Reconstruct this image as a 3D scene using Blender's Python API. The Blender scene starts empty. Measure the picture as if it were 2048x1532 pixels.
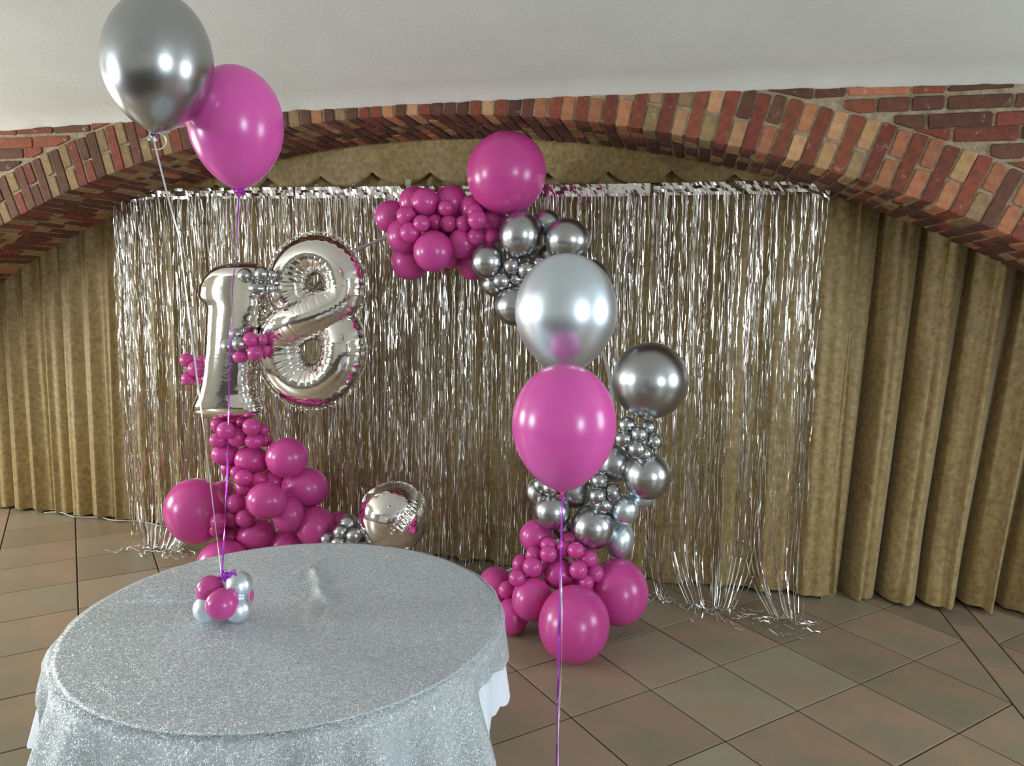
import bpy, bmesh, math, random
import numpy as np
from mathutils import Vector, Matrix, noise as mnoise
random.seed(7); rng = np.random.default_rng(7)
S = bpy.context.scene
COL = S.collection
PI = math.pi

# ------------------------------------------------------------------ camera
F, PITCH, ROLL, YAW, CH = 1461.6, .1210, .0157, math.radians(13.8), 1.6
CAMP = Vector((0, 0, CH))
cam_d = bpy.data.cameras.new('camera'); cam = bpy.data.objects.new('camera', cam_d); COL.objects.link(cam)
cam_d.sensor_width = 36.0; cam_d.lens = F / 2048 * 36.0; cam_d.clip_start = .02
_cr, _sr, _cp, _sp, _cy, _sy = math.cos(ROLL), math.sin(ROLL), math.cos(PITCH), math.sin(PITCH), math.cos(YAW), math.sin(YAW)
def ray(u, v):
    u -= 1024; v -= 766
    a = (u*_cr + v*_sr)/F; b = (-u*_sr + v*_cr)/F
    x, y, z = a, _cp - b*_sp, -_sp - b*_cp
    return Vector((x*_cy - y*_sy, x*_sy + y*_cy, z))
def atz(u, v, z): d = ray(u, v); return CAMP + d*((z-CH)/d.z)
def aty(u, v, y): d = ray(u, v); return CAMP + d*(y/d.y)
def atd(u, v, d): return CAMP + ray(u, v)*d          # d = distance along the optical axis
def project(P):
    d = Vector(P) - CAMP
    x, y, z = d.x*_cy + d.y*_sy, -d.x*_sy + d.y*_cy, d.z
    zc = y*_cp - z*_sp; yc = -(y*_sp + z*_cp)
    return 1024 + F*(x*_cr - yc*_sr)/zc, 766 + F*(x*_sr + yc*_cr)/zc, zc
VR = (ray(1124, 766) - ray(924, 766)).normalized()     # picture right, forward, up as world vectors
VF = ray(1024, 766).normalized(); VU = VR.cross(VF).normalized()
cam.matrix_world = Matrix(((VR.x, VU.x, -VF.x, 0), (VR.y, VU.y, -VF.y, 0), (VR.z, VU.z, -VF.z, CH), (0, 0, 0, 1)))
S.camera = cam

# ------------------------------------------------------------------ world, lights, exposure
S.view_settings.view_transform = 'Standard'; S.view_settings.look = 'None'
S.view_settings.gamma = 1.0; S.view_settings.use_curve_mapping = False
S.view_settings.exposure = 0.0
W = bpy.data.worlds.new('daylight'); S.world = W; W.use_nodes = True
W.node_tree.nodes['Background'].inputs[0].default_value = (.75, .85, 1, 1)
W.node_tree.nodes['Background'].inputs[1].default_value = .6
XL, XR, YB = -6.4, 3.6, -5.0
# (wall x, centre y, width, centre z, height, watts, colour)
WINDOWS = [(XR, 2.3, 1.1, 1.55, 1.3, 62, (.80, .92, 1.0)), (XR, -1.9, 1.4, 1.6, 1.3, 140, (.80, .92, 1.0)),
           (XL, 2.4, 1.2, 1.4, 1.2, 120, (.98, 1.0, .92)), (XL, -1.0, 1.4, 1.6, 1.3, 195, (.86, .95, 1.0))]
for i, (x, y, w, z, h, P, c) in enumerate(WINDOWS):
    L = bpy.data.lights.new('window_light', 'AREA'); L.shape = 'RECTANGLE'; L.size = w*.92; L.size_y = h*.92
    L.energy = P; L.color = c
    o = bpy.data.objects.new('window_light', L); COL.objects.link(o)
    s = 1 if x < 0 else -1
    o.matrix_world = Matrix.Translation((x + s*.02, y, z)) @ Vector((-s, 0, 0)).to_track_quat('Z', 'Y').to_matrix().to_4x4()

# ------------------------------------------------------------------ helpers
def tag(o, label=None, cat=None, group=None, kind=None):
    for k, v in (('label', label), ('category', cat), ('group', group), ('kind', kind)):
        if v: o[k] = v
    return o
def mesh(name, V, Fc, mats, smooth=False, mi=None, uv=None):
    m = bpy.data.meshes.new(name)
    m.from_pydata([tuple(v) for v in V], [], [tuple(f) for f in Fc])
    for k in (mats if isinstance(mats, (list, tuple)) else [mats]): m.materials.append(k)
    if smooth: m.polygons.foreach_set('use_smooth', [True]*len(m.polygons))
    if mi is not None: m.polygons.foreach_set('material_index', mi)
    m.update(); return m
def ob(name, m, parent=None, loc=None):
    o = bpy.data.objects.new(name, m); COL.objects.link(o)
    if parent: o.parent = parent
    if loc is not None: o.location = loc
    return o
def empty(name, loc=(0, 0, 0)):
    o = bpy.data.objects.new(name, None); o.empty_display_size = .05; COL.objects.link(o); o.location = loc; return o
def under(o, parent):
    "parent o (built in world space) to an Empty placed with a plain location"
    o.parent = parent; o.matrix_parent_inverse = Matrix.Translation(parent.location).inverted(); return o
def quad(name, pts, mat): return mesh(name, pts, [range(len(pts))], mat)
def grid(nu, nv, wrap=False):
    Fc = []
    for i in range(nu - (0 if wrap else 1)):
        for j in range(nv-1):
            a, b = i*nv, ((i+1) % nu)*nv
            Fc.append((a+j, b+j, b+j+1, a+j+1))
    return Fc
def box(x0, x1, y0, y1, z0, z1):
    V = [(x, y, z) for x in (x0, x1) for y in (y0, y1) for z in (z0, z1)]
    return V, [(0, 1, 3, 2), (4, 6, 7, 5), (0, 4, 5, 1), (2, 3, 7, 6), (0, 2, 6, 4), (1, 5, 7, 3)]
class MB:
    def __init__(s): s.V = []; s.F = []; s.mi = []
    def add(s, V, Fc, mi=0):
        n = len(s.V); s.V += list(V); s.F += [tuple(n+i for i in f) for f in Fc]; s.mi += [mi]*len(Fc)
    def box(s, *a): s.add(*box(*a))
    def build(s, name, mats, smooth=False): return mesh(name, s.V, s.F, mats, smooth, s.mi)
def tube(pts, r, n=8):
    V = []; m = len(pts); pts = [Vector(p) for p in pts]
    up = Vector((0, 0, 1)) if abs((pts[1]-pts[0]).normalized().z) < .9 else Vector((1, 0, 0))
    for i, p in enumerate(pts):
        t = (pts[min(i+1, m-1)] - pts[max(i-1, 0)]).normalized()
        a = t.cross(up).normalized(); b = a.cross(t); up = b
        rr = r[i] if hasattr(r, '__len__') else r
        V += [p + (a*math.cos(q*2*PI/n) + b*math.sin(q*2*PI/n))*rr for q in range(n)]
    Fc = [(i*n+q, i*n+(q+1) % n, (i+1)*n+(q+1) % n, (i+1)*n+q) for i in range(m-1) for q in range(n)]
    return V, Fc + [tuple(range(n-1, -1, -1)), tuple((m-1)*n+q for q in range(n))]
def ribbon(pts, w, tw, t=.0006):
    "flat strip with thickness; tw = list of rotation angles about the path"
    V = []; m = len(pts); pts = [Vector(p) for p in pts]
    for i, p in enumerate(pts):
        d = (pts[min(i+1, m-1)] - pts[max(i-1, 0)]).normalized()
        a = d.cross(Vector((.3, .9, .1))).normalized(); b = a.cross(d)
        s = a*math.cos(tw[i]) + b*math.sin(tw[i]); q = d.cross(s)
        V += [p + s*w/2 + q*t/2, p - s*w/2 + q*t/2, p - s*w/2 - q*t/2, p + s*w/2 - q*t/2]
    Fc = [(i*4+k, i*4+(k+1) % 4, i*4+4+(k+1) % 4, i*4+4+k) for i in range(m-1) for k in range(4)]
    return V, Fc

# ------------------------------------------------------------------ materials
def srgb(r, g, b):
    f = lambda c: (c/255/12.92 if c/255 <= .04045 else ((c/255+.055)/1.055)**2.4)
    return (f(r), f(g), f(b), 1)
def mat(name, col, rough=.5, metal=0, noise=None, bump=None, rnd=0, coat=0, sub=0, sheen=0, trans=0, spec=None):
    """noise=(scale, other colour, amount); bump=(scale, strength, dist); rnd = per-object brightness variation"""
    m = bpy.data.materials.new(name); m.use_nodes = True; N = m.node_tree.nodes; K = m.node_tree.links
    b = N['Principled BSDF']; b.inputs['Base Color'].default_value = col
    b.inputs['Roughness'].default_value = rough; b.inputs['Metallic'].default_value = metal
    b.inputs['Coat Weight'].default_value = coat; b.inputs['Sheen Weight'].default_value = sheen
    if spec is not None: b.inputs['Specular IOR Level'].default_value = spec
    if sub:
        b.inputs['Subsurface Weight'].default_value = sub; b.inputs['Subsurface Radius'].default_value = (1, .3, .6)
        b.inputs['Subsurface Scale'].default_value = .02
    co = N.new('ShaderNodeTexCoord'); out = None
    if noise:
        sc, c2, am = noise
        t = N.new('ShaderNodeTexNoise'); t.inputs['Scale'].default_value = sc; t.inputs['Detail'].default_value = 6
        t.inputs['Roughness'].default_value = .65
        K.new(co.outputs['Object'], t.inputs['Vector'])
        r = N.new('ShaderNodeMapRange'); r.inputs[1].default_value = .35; r.inputs[2].default_value = .65; r.inputs[4].default_value = am
        K.new(t.outputs[0], r.inputs[0])
        x = N.new('ShaderNodeMix'); x.data_type = 'RGBA'; x.inputs[6].default_value = col; x.inputs[7].default_value = c2
        K.new(r.outputs[0], x.inputs[0]); out = x.outputs[2]; m['mix'] = x.name
    if rnd:
        oi = N.new('ShaderNodeObjectInfo'); r = N.new('ShaderNodeMapRange'); r.inputs[3].default_value = 1-rnd; r.inputs[4].default_value = 1+rnd
        K.new(oi.outputs['Random'], r.inputs[0])
        h = N.new('ShaderNodeHueSaturation'); h.inputs['Color'].default_value = col
        if out: K.new(out, h.inputs['Color'])
        K.new(r.outputs[0], h.inputs['Value'])
        oi2 = N.new('ShaderNodeMath'); oi2.operation = 'MULTIPLY_ADD'; oi2.inputs[1].default_value = 7.13; oi2.inputs[2].default_value = 0
        K.new(oi.outputs['Random'], oi2.inputs[0]); fr = N.new('ShaderNodeMath'); fr.operation = 'FRACT'; K.new(oi2.outputs[0], fr.inputs[0])
        r2 = N.new('ShaderNodeMapRange'); r2.inputs[3].default_value = .5-.006; r2.inputs[4].default_value = .5+.008
        K.new(fr.outputs[0], r2.inputs[0]); K.new(r2.outputs[0], h.inputs['Hue']); out = h.outputs[0]
    if out: K.new(out, b.inputs['Base Color'])
    if bump:
        t = N.new('ShaderNodeTexNoise'); t.inputs['Scale'].default_value = bump[0]; t.inputs['Detail'].default_value = 5
        K.new(co.outputs['Object'], t.inputs['Vector'])
        bp = N.new('ShaderNodeBump'); bp.inputs['Strength'].default_value = bump[1]; bp.inputs['Distance'].default_value = bump[2]
        K.new(t.outputs[0], bp.inputs['Height']); K.new(bp.outputs[0], b.inputs['Normal'])
    return m
M = {}
M['plaster'] = mat('ceiling_plaster', srgb(222, 223, 217), .9, noise=(3, srgb(214, 215, 208), .8), bump=(60, .25, .004))
M['wall'] = mat('wall_plaster', srgb(205, 200, 186), .9, noise=(2, srgb(190, 185, 170), .8), bump=(40, .2, .004))
M['mortar'] = mat('lime_mortar', srgb(176, 160, 132), .95, noise=(22, srgb(128, 112, 90), .9), bump=(90, .8, .008))
flk = srgb(196, 176, 150)
def brick(name, c1, c2, rnd):
    m = mat(name, srgb(*c1), .88, noise=(30, srgb(*c2), .9), bump=(110, .7, .005), rnd=rnd)
    N = m.node_tree.nodes; K = m.node_tree.links; b = N['Principled BSDF']
    src = b.inputs['Base Color'].links[0].from_socket
    co = N.new('ShaderNodeNewGeometry'); t = N.new('ShaderNodeTexNoise'); t.inputs['Scale'].default_value = 17; t.inputs['Detail'].default_value = 9; t.inputs['Roughness'].default_value = .75
    K.new(co.outputs['Position'], t.inputs['Vector'])
    r = N.new('ShaderNodeMapRange'); r.inputs[1].default_value = .60; r.inputs[2].default_value = .70; r.inputs[4].default_value = .65; K.new(t.outputs[0], r.inputs[0])
    x = N.new('ShaderNodeMix'); x.data_type = 'RGBA'; x.inputs[7].default_value = srgb(186, 172, 148)
    K.new(r.outputs[0], x.inputs[0]); K.new(src, x.inputs[6]); K.new(x.outputs[2], b.inputs['Base Color']); return m
M['red'] = brick('brick_red', (136, 70, 50), (106, 56, 42), .22)
M['maroon'] = brick('brick_maroon', (102, 62, 48), (80, 50, 40), .25)
M['tan'] = brick('brick_tan', (194, 150, 108), (166, 122, 88), .16)
M['ochre'] = brick('brick_ochre', (158, 130, 90), (128, 102, 72), .18)
M['orange'] = brick('brick_orange', (180, 118, 82), (150, 94, 68), .16)
BR = [M['red'], M['maroon'], M['tan'], M['ochre'], M['orange']]
M['tile'] = mat('terracotta_tile', srgb(162, 135, 113), .40, noise=(2.6, srgb(136, 127, 107), 1.0), bump=(25, .12, .004), rnd=.13)
M['tile2'] = mat('greenish_tile', srgb(148, 142, 122), .40, noise=(2.6, srgb(156, 132, 110), .9), bump=(25, .12, .004), rnd=.12)
M['grout'] = mat('dark_grout', srgb(70, 56, 46), .95, noise=(30, srgb(52, 40, 34), .8))
M['curtain'] = mat('gold_damask', srgb(172, 148, 92), .52, noise=(34, srgb(130, 106, 62), 1), bump=(160, .35, .003), sheen=.5)
M['curtain_dark'] = mat('brown_lining', srgb(120, 94, 62), .8, noise=(38, srgb(96, 74, 50), 1), bump=(160, .3, .003), sheen=.3)
M['cord'] = mat('white_cord', srgb(190, 186, 176), .8)
M['tinsel'] = mat('silver_foil_strands', (.84, .82, .80, 1), .13, 1)
M['foil'] = mat('mirror_foil', (.86, .83, .80, 1), .07, 1, bump=(14, .12, .01))
M['chrome'] = mat('chrome_latex', (.50, .515, .53, 1), .28, 1)
M['pearl'] = mat('pale_silver_latex', (.76, .85, .93, 1), .33, .9)
M['pink'] = mat('magenta_latex', (.57, .06, .29, 1), .27, sub=.0, coat=.0, spec=.55)
M['pinkf'] = mat('lit_magenta_latex', (.74, .105, .44, 1), .24, spec=.55)  # translucent skin; light coming through it put into the paler colour
M['purple'] = mat('purple_foil_ribbon', (.55, .10, .75, 1), .25, .7)
M['white_ribbon'] = mat('silver_ribbon', (.85, .83, .88, 1), .3, .5)
M['white_cloth'] = mat('white_tablecloth_fabric', (.80, .86, .95, 1), .75, sheen=.2, bump=(300, .1, .002))
M['wood'] = mat('plain_wood', srgb(150, 110, 75), .5, noise=(8, srgb(120, 84, 56), .7))
M['steel'] = mat('white_painted_tube', srgb(170, 166, 160), .45, .0)
M['dark'] = mat('black_wire', srgb(28, 24, 22), .6)
M['paper'] = mat('paper_label', srgb(190, 186, 170), .8)
M['frame'] = mat('window_frame_wood', srgb(120, 84, 54), .5)
# sequins: tiny curling silver rows on a pale net
def sequin():
    m = bpy.data.materials.new('silver_sequin_cloth'); m.use_nodes = True; N = m.node_tree.nodes; K = m.node_tree.links; b = N['Principled BSDF']
    co = N.new('ShaderNodeTexCoord')
    t = N.new('ShaderNodeTexNoise'); t.inputs['Scale'].default_value = 100; t.inputs['Detail'].default_value = 2; t.inputs['Distortion'].default_value = 1.2
    K.new(co.outputs['Object'], t.inputs['Vector'])
    r = N.new('ShaderNodeValToRGB'); e = r.color_ramp.elements
    e[0].position = .44; e[0].color = (0, 0, 0, 1); e[1].position = .5; e[1].color = (1, 1, 1, 1)
    e2 = r.color_ramp.elements.new(.56); e2.color = (0, 0, 0, 1)
    K.new(t.outputs[0], r.inputs[0])
    v = N.new('ShaderNodeTexVoronoi'); v.inputs['Scale'].default_value = 420; K.new(co.outputs['Object'], v.inputs['Vector'])
    x = N.new('ShaderNodeMix'); x.data_type = 'RGBA'; x.inputs[6].default_value = (.46, .52, .56, 1); x.inputs[7].default_value = (.97, .99, 1, 1)
    K.new(r.outputs[0], x.inputs[0]); K.new(x.outputs[2], b.inputs['Base Color'])
    mr = N.new('ShaderNodeMapRange'); mr.inputs[3].default_value = .05; mr.inputs[4].default_value = .55; K.new(r.outputs[0], mr.inputs[0])
    K.new(mr.outputs[0], b.inputs['Metallic']); b.inputs['Roughness'].default_value = .34
    # every sequin leans its own way
    nm = N.new('ShaderNodeNormalMap'); nm.space = 'OBJECT'
    geo = N.new('ShaderNodeNewGeometry')
    sub = N.new('ShaderNodeVectorMath'); sub.operation = 'SUBTRACT'; sub.inputs[1].default_value = (.5, .5, .5); K.new(v.outputs['Color'], sub.inputs[0])
    scl = N.new('ShaderNodeVectorMath'); scl.operation = 'SCALE'; scl.inputs['Scale'].default_value = .75; K.new(sub.outputs[0], scl.inputs[0])
    bp = N.new('ShaderNodeBump'); bp.inputs['Strength'].default_value = .6; bp.inputs['Distance'].default_value = .002; K.new(r.outputs[0], bp.inputs['Height'])
    ad = N.new('ShaderNodeVectorMath'); ad.operation = 'ADD'; K.new(bp.outputs[0], ad.inputs[0]); K.new(scl.outputs[0], ad.inputs[1])
    no = N.new('ShaderNodeVectorMath'); no.operation = 'NORMALIZE'; K.new(ad.outputs[0], no.inputs[0]); K.new(no.outputs[0], b.inputs['Normal'])
    N.remove(nm); N.remove(geo)
    return m
M['sequin'] = sequin()

# ------------------------------------------------------------------ setting: floor
def clip(poly, nx, ny, c):
    "keep nx*x+ny*y<=c"
    out = []
    for i in range(len(poly)):
        a, b = poly[i], poly[(i+1) % len(poly)]
        da, db = nx*a[0]+ny*a[1]-c, nx*b[0]+ny*b[1]-c
        if da <= 0: out.append(a)
        if (da < 0 < db) or (db < 0 < da):
            t = da/(da-db); out.append((a[0]+(b[0]-a[0])*t, a[1]+(b[1]-a[1])*t))
    return out
def area(p): return .5*sum(p[i][0]*p[(i+1) % len(p)][1]-p[(i+1) % len(p)][0]*p[i][1] for i in range(len(p)))
def inset(p, d):
    q = p
    n = len(p)
    for i in range(n):
        a, b = p[i], p[(i+1) % n]; ex, ey = b[0]-a[0], b[1]-a[1]; L = math.hypot(ex, ey)
        if L < 1e-6: continue
        nx, ny = ey/L, -ex/L
        q = clip(q, nx, ny, nx*a[0]+ny*a[1]-d)
        if len(q) < 3: return []
    return q
floor = ob('floor', quad('floor', [(XL, YB, -.006), (XR, YB, -.006), (XR, 4.6, -.006), (XL, 4.6, -.006)], M['grout']))
tag(floor, kind='structure')
O0 = (.7469, 4.2973); T = .4; c45 = math.sqrt(.5)
XBL, SW = 1.3126, .15
tiles = []
def tile_prism(poly, mt, z=0.0):
    if area(poly) < 0: poly = poly[::-1]
    p = inset(poly, .0035); q = inset(poly, .006)
    if len(p) < 3 or len(q) != len(p) or abs(area(p)) < .002: return
    n = len(p); cx = sum(a[0] for a in p)/n; cy = sum(a[1] for a in p)/n
    V = [(a[0]-cx, a[1]-cy, -.006) for a in p] + [(a[0]-cx, a[1]-cy, -.0015) for a in p] + [(a[0]-cx, a[1]-cy, 0) for a in q]
    Fc = [tuple(range(2*n, 3*n))] + [(k*n+i, k*n+(i+1) % n, (k+1)*n+(i+1) % n, (k+1)*n+i) for k in (0, 1) for i in range(n)]
    tiles.append((math.hypot(cx, cy), cx, cy, V, Fc, mt, z))
for i in range(-40, 40):
    for j in range(-40, 40):
        P = []
        for (a, b) in ((0, 0), (0, 1), (1, 1), (1, 0)):
            ii, jj = i+a, j+b
            P.append((O0[0] + T*c45*(ii-jj), O0[1] - T*c45*(ii+jj)))
        cx = sum(p[0] for p in P)/4; cy = sum(p[1] for p in P)/4
        if not (-5.4 < cx < 3.2 and .2 < cy < 4.55): continue
        mt = M['tile2'] if random.random() < .28 else M['tile']; z = random.uniform(-.0006, .0004)
        if P and min(p[0] for p in P) < XBL:
            q = clip(P, 1, 0, XBL)
            if len(q) > 2: tile_prism(q, mt, z)
        P2 = [(p[0]+SW, p[1]) for p in P]
        if max(p[0] for p in P2) > XBL+SW+.01:
            q = clip(P2, -1, 0, -(XBL+SW))
            if len(q) > 2: tile_prism(q, mt, z)
y = .3
while y < 4.5:
    tile_prism([(XBL, y), (XBL+SW, y), (XBL+SW, y+.4), (XBL, y+.4)], M['tile'], 0); y += .4
def inview(p, m=120):
    u, v, zc = project(p); return zc > .1 and -m < u < 2048+m and -m < v < 1532+m
tiles.sort(key=lambda t: (not inview((t[1], t[2], 0), 350), t[0]))
mb = MB()
for k, (d, cx, cy, V, Fc, mt, z) in enumerate(tiles):
    if k < 296:
        o = ob('tile', mesh('tile', V, Fc, mt), floor, (cx, cy, z))
    else:
        mb.add([(v[0]+cx, v[1]+cy, v[2]) for v in V], Fc, 0 if mt is M['tile'] else 1)
if mb.V: tag(ob('tile_field', mb.build('tile_field', [M['tile'], M['tile2']]), floor), kind='stuff')

# ------------------------------------------------------------------ setting: arch, spandrel wall, ceiling
AX, AZ, RI, RO = -1.39, -3.795, 6.236, 6.476
YF, YK = 3.40, 3.95
def ztop(x): return 2.495 - (.0079 if x > -.95 else .0042)*(x+.95)**2
def pol(th, r): return (AX + r*math.sin(th), AZ + r*math.cos(th))      # th=0 at the crown
arch = empty('wall_arch', (AX, YF, 0)); tag(arch, kind='structure')
TH = math.radians(51)
nn = 120
V = []
for i in range(nn+1):
    th = -TH + 2*TH*i/nn
    for (r, y) in ((RI+.007, YF+.008), (RO+.01, YF+.008), (RO+.01, YK-.004), (RI+.007, YK-.004)):
        x, z = pol(th, r); V.append((x, y, min(z, ztop(x)+.03)))
Fc = [(i*4+k, i*4+(k+1) % 4, i*4+4+(k+1) % 4, i*4+4+k) for i in range(nn) for k in range(4)]
under(ob('mortar_bed', mesh('mortar_bed', V, Fc, M['mortar'])), arch)
def brick_prism(poly, y0, y1, jit=.0024, ch=.004):
    "poly in the XZ plane -> octagon-cornered, chamfered, slightly worn block"
    if area(poly) < 0: poly = poly[::-1]
    n = len(poly); P = []
    for i in range(n):
        a, b, c = poly[i-1], poly[i], poly[(i+1) % n]
        for o in (a, c):
            L = math.hypot(o[0]-b[0], o[1]-b[1]); t = min(random.uniform(.004, .009)/max(L, 1e-6), .4)
            P.append((b[0]+(o[0]-b[0])*t + random.uniform(-jit, jit), b[1]+(o[1]-b[1])*t + random.uniform(-jit, jit)))
    n = len(P); cx = sum(p[0] for p in P)/n; cz = sum(p[1] for p in P)/n
    sx = max(abs(p[0]-cx) for p in P); sz = max(abs(p[1]-cz) for p in P)
    kx, kz = 1-ch/max(sx, .01), 1-ch/max(sz, .01)
    yy = y0 + random.uniform(-.002, .0025)
    cy = (y0+y1)/2
    V = [(p[0]-cx, y1-cy, p[1]-cz) for p in P] + [(p[0]-cx, yy+ch-cy, p[1]-cz) for p in P] + [((p[0]-cx)*kx, yy-cy, (p[1]-cz)*kz) for p in P]
    Fc = [tuple(range(2*n, 3*n)), tuple(range(n-1, -1, -1))] + [(k*n+i, k*n+(i+1) % n, (k+1)*n+(i+1) % n, (k+1)*n+i) for k in (0, 1) for i in range(n)]
    return V, Fc, (cx, cy, cz)
PT = .0625; course = []
nc = int(2*TH*RI/PT)
for i in range(nc):
    t0 = -TH + i*PT/RI; g = random.uniform(.0038, .0055)/RI; jt = random.uniform(-.0012, .0012)/RI
    ta, tb = t0+g+jt, t0+PT/RI-g+jt
    xm = pol((ta+tb)/2, RI)[0]
    typeA = i % 2 == 0
    rows = []
    if typeA:
        rows = [(RI, RO, YF, YF+.112)] + [(RI, RI+.11, YF+.121+.108*q, YF+.220+.108*q) for q in range(4)]
    else:
        rm = RI + .118 + random.uniform(-.006, .006)
        rows = [(RI, rm-.006, YF, YF+.176), (rm+.006, RO, YF, YF+.176), (RI, RI+.11, YF+.185, YF+.238), (RI, RI+.11, YF+.247, YF+.385), (RI, RI+.11, YF+.394, YK)]
    for k, (ra, rb, ya, yb) in enumerate(rows):
        ra += random.uniform(-.002, .003)
        rb += random.uniform(-.004, .006) if rb == RO else 0
        poly = [pol(ta, ra), pol(tb, ra), pol(tb, rb), pol(ta, rb)]
        poly = clip(poly, 0, 1, ztop(xm) + .004)
        if len(poly) < 3 or abs(area(poly)) < .0002: continue
        rnd = random.random(); right = xm > -1.4
        if typeA: mi = 0 if rnd < (.85 if right else .55) else 1
        elif right: mi = 2 if rnd < .45 else (3 if rnd < .68 else (4 if rnd < .94 else 1))
        else: mi = 3 if rnd < .5 else (1 if rnd < .7 else (0 if rnd < .9 else 4))  # left half gets browner, darker bricks; its weaker light put into colour
        if ya > YF + .05: mi = 1 if rnd < .6 else (0 if rnd < .72 else (3 if rnd < .94 else 4))  # soffit bricks mostly maroon: the shade under the arch put into colour
        V, Fc, c = brick_prism(poly, ya, yb)
        u, v, zc = project((c[0], ya, c[2]))
        seen = zc > .5 and -60 < u < 2110 and -60 < v < 700
        course.append((0 if seen and ya == YF else 1 if seen else 2, math.hypot(c[0], c[1])+(c[1]-YF)*3, V, Fc, c, mi))
course.sort(key=lambda t: t[:2])
mb = MB()
for k, (_, _, V, Fc, c, mi) in enumerate(course):
    if k < 298:
        o = ob('brick', mesh('brick', V, Fc, BR[mi])); o.location = c; under(o, arch)
    else: mb.add([(v[0]+c[0], v[1]+c[1], v[2]+c[2]) for v in V], Fc, mi)
tag(under(ob('brick_vault_rows', mb.build('brick_vault_rows', BR)), arch), kind='stuff')

wall = empty('wall_far', (AX, YF, 2.2)); tag(wall, kind='structure')
xs = np.linspace(XL, XR, 90); V = []
for x in xs:
    s = min(1, max(-1, (x-AX)/RO)); zl = AZ + math.sqrt(max(0, RO**2-(x-AX)**2)) if abs(x-AX) < 5 else 0
    zl = max(0, zl); zh = ztop(x)+.02
    zl = min(zl, zh)
    V += [(x, YF+.009, zl), (x, YF+.009, zh), (x, YK, zh), (x, YK, zl)]
Fc = [(i*4+k, i*4+(k+1) % 4, i*4+4+(k+1) % 4, i*4+4+k) for i in range(len(xs)-1) for k in range(4)]
under(ob('mortar_bed', mesh('mortar_bed', V, Fc, M['mortar'])), wall)
span = []
row = 0; z = 2.50
while z > 0.1:
    zh, zl = z, z-.0655; x = XL+random.uniform(0, .1)
    while x < XR:
        L = .235 if (random.random() < .38) else .118
        a, b = x, x+L; x += L+.011
        sag = .006*math.sin(row*2.1+x)
        P = [(a, zl+sag), (b, zl+sag+random.uniform(-.003, .003)), (b, zh+sag-.010), (a, zh+sag-.010)]
        P = clip(P, 0, 1, ztop((a+b)/2)-.001)
        if len(P) < 3: continue
        # keep outside the extrados: half-plane of the tangent nearest the brick
        cx, cz = (a+b)/2-AX, (zl+zh)/2-AZ; h = math.hypot(cx, cz); nx, nz = cx/h, cz/h
        rr = RO+.013
        P = clip(P, -nx, -nz, -(nx*AX+nz*AZ+rr))
        if len(P) < 3 or abs(area(P)) < .0009: continue
        if abs(area(P)) < .0022 and random.random() < .5: continue
        V, Fc, c = brick_prism(P, YF, YF+.1)
        rnd = random.random(); mi = 0 if rnd < .5 else (1 if rnd < .93 else 4)
        u, v, zc = project((c[0], YF, c[2]))
        span.append((not (-100 < u < 2150 and v < 600), math.hypot(c[0], c[1]), V, Fc, c, mi))
    z -= .0655; row += 1
span.sort(key=lambda t: t[:2]); mb = MB()
for k, (out, _, V, Fc, c, mi) in enumerate(span):
    if k < 200 and not out:
        o = ob('brick', mesh('brick', V, Fc, BR[mi])); o.location = c; under(o, wall)
    else: mb.add([(v[0]+c[0], v[1]+c[1], v[2]+c[2]) for v in V], Fc, mi)
if mb.V: tag(under(ob('brick_rows', mb.build('brick_rows', BR)), wall), kind='stuff')

# ceiling: shallow plastered vault rising from the brick wall
def zc_(x, y):
    if y > YF-.001: return ztop(x)
    t = (YF-y) % 5.0
    return 2.485 + .40*math.sin(PI*t/5.0)
ys = [YF-.006] + [YF-.03-d for d in np.linspace(0, 8.5, 60)]
xs = np.linspace(XL, XR, 260); V = []
for x in xs:
    n0 = mnoise.noise((x*9, 0, 3))*.009 + mnoise.noise((x*40, 1, 3))*.005
    V.append((x, YF+.004, ztop(x)-.003+n0)); V.append((x, YF-.010, ztop(x)+.000+n0))
    for k, y in enumerate(ys[1:]):
        w = min(1, k/6); zz = zc_(x, y)
        V.append((x, y, zz*w + (1-w)*(ztop(x)+.015+k*.025)))
nv = len(ys)+1
o = ob('ceiling', mesh('ceiling', V, grid(len(xs), nv), M['plaster'], True)); tag(o, kind='structure')
# side walls with window openings, rear wall, niche behind the curtains
def wall_with_holes(name, x, holes):
    mb = MB(); s = .25 if x > 0 else -.25
    ysb = sorted([YB, 4.6] + [h for (yc, w, _, _) in holes for h in (yc-w/2, yc+w/2)])
    for a, b in zip(ysb[:-1], ysb[1:]):
        hole = [(zc, hh) for (yc, w, zc, hh) in holes if abs((a+b)/2-yc) < w/2]
        if hole:
            zc, hh = hole[0]
            mb.box(x, x+s, a, b, 0, zc-hh/2); mb.box(x, x+s, a, b, zc+hh/2, 3.0)
        else: mb.box(x, x+s, a, b, 0, 3.0)
    tag(ob(name, mb.build(name, M['wall'])), kind='structure')
wall_with_holes('wall_right', XR, [(w[1], w[2], w[3], w[4]) for w in WINDOWS if w[0] > 0])
wall_with_holes('wall_left', XL, [(w[1], w[2], w[3], w[4]) for w in WINDOWS if w[0] < 0])
tag(ob('wall_back', mesh('wall_back', *box(XL, XR, YB-.2, YB, 0, 3.0), M['wall'])), kind='structure')
mb = MB(); mb.box(XL, XR, 4.6, 4.75, 0, 2.9); tag(ob('wall_niche', mb.build('wall_niche', M['wall'])), kind='structure')
mb = MB(); mb.box(XL, XR, YK, 4.6, 2.62, 2.7); tag(ob('ceiling_niche', mb.build('ceiling_niche', M['wall'])), kind='structure')
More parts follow.
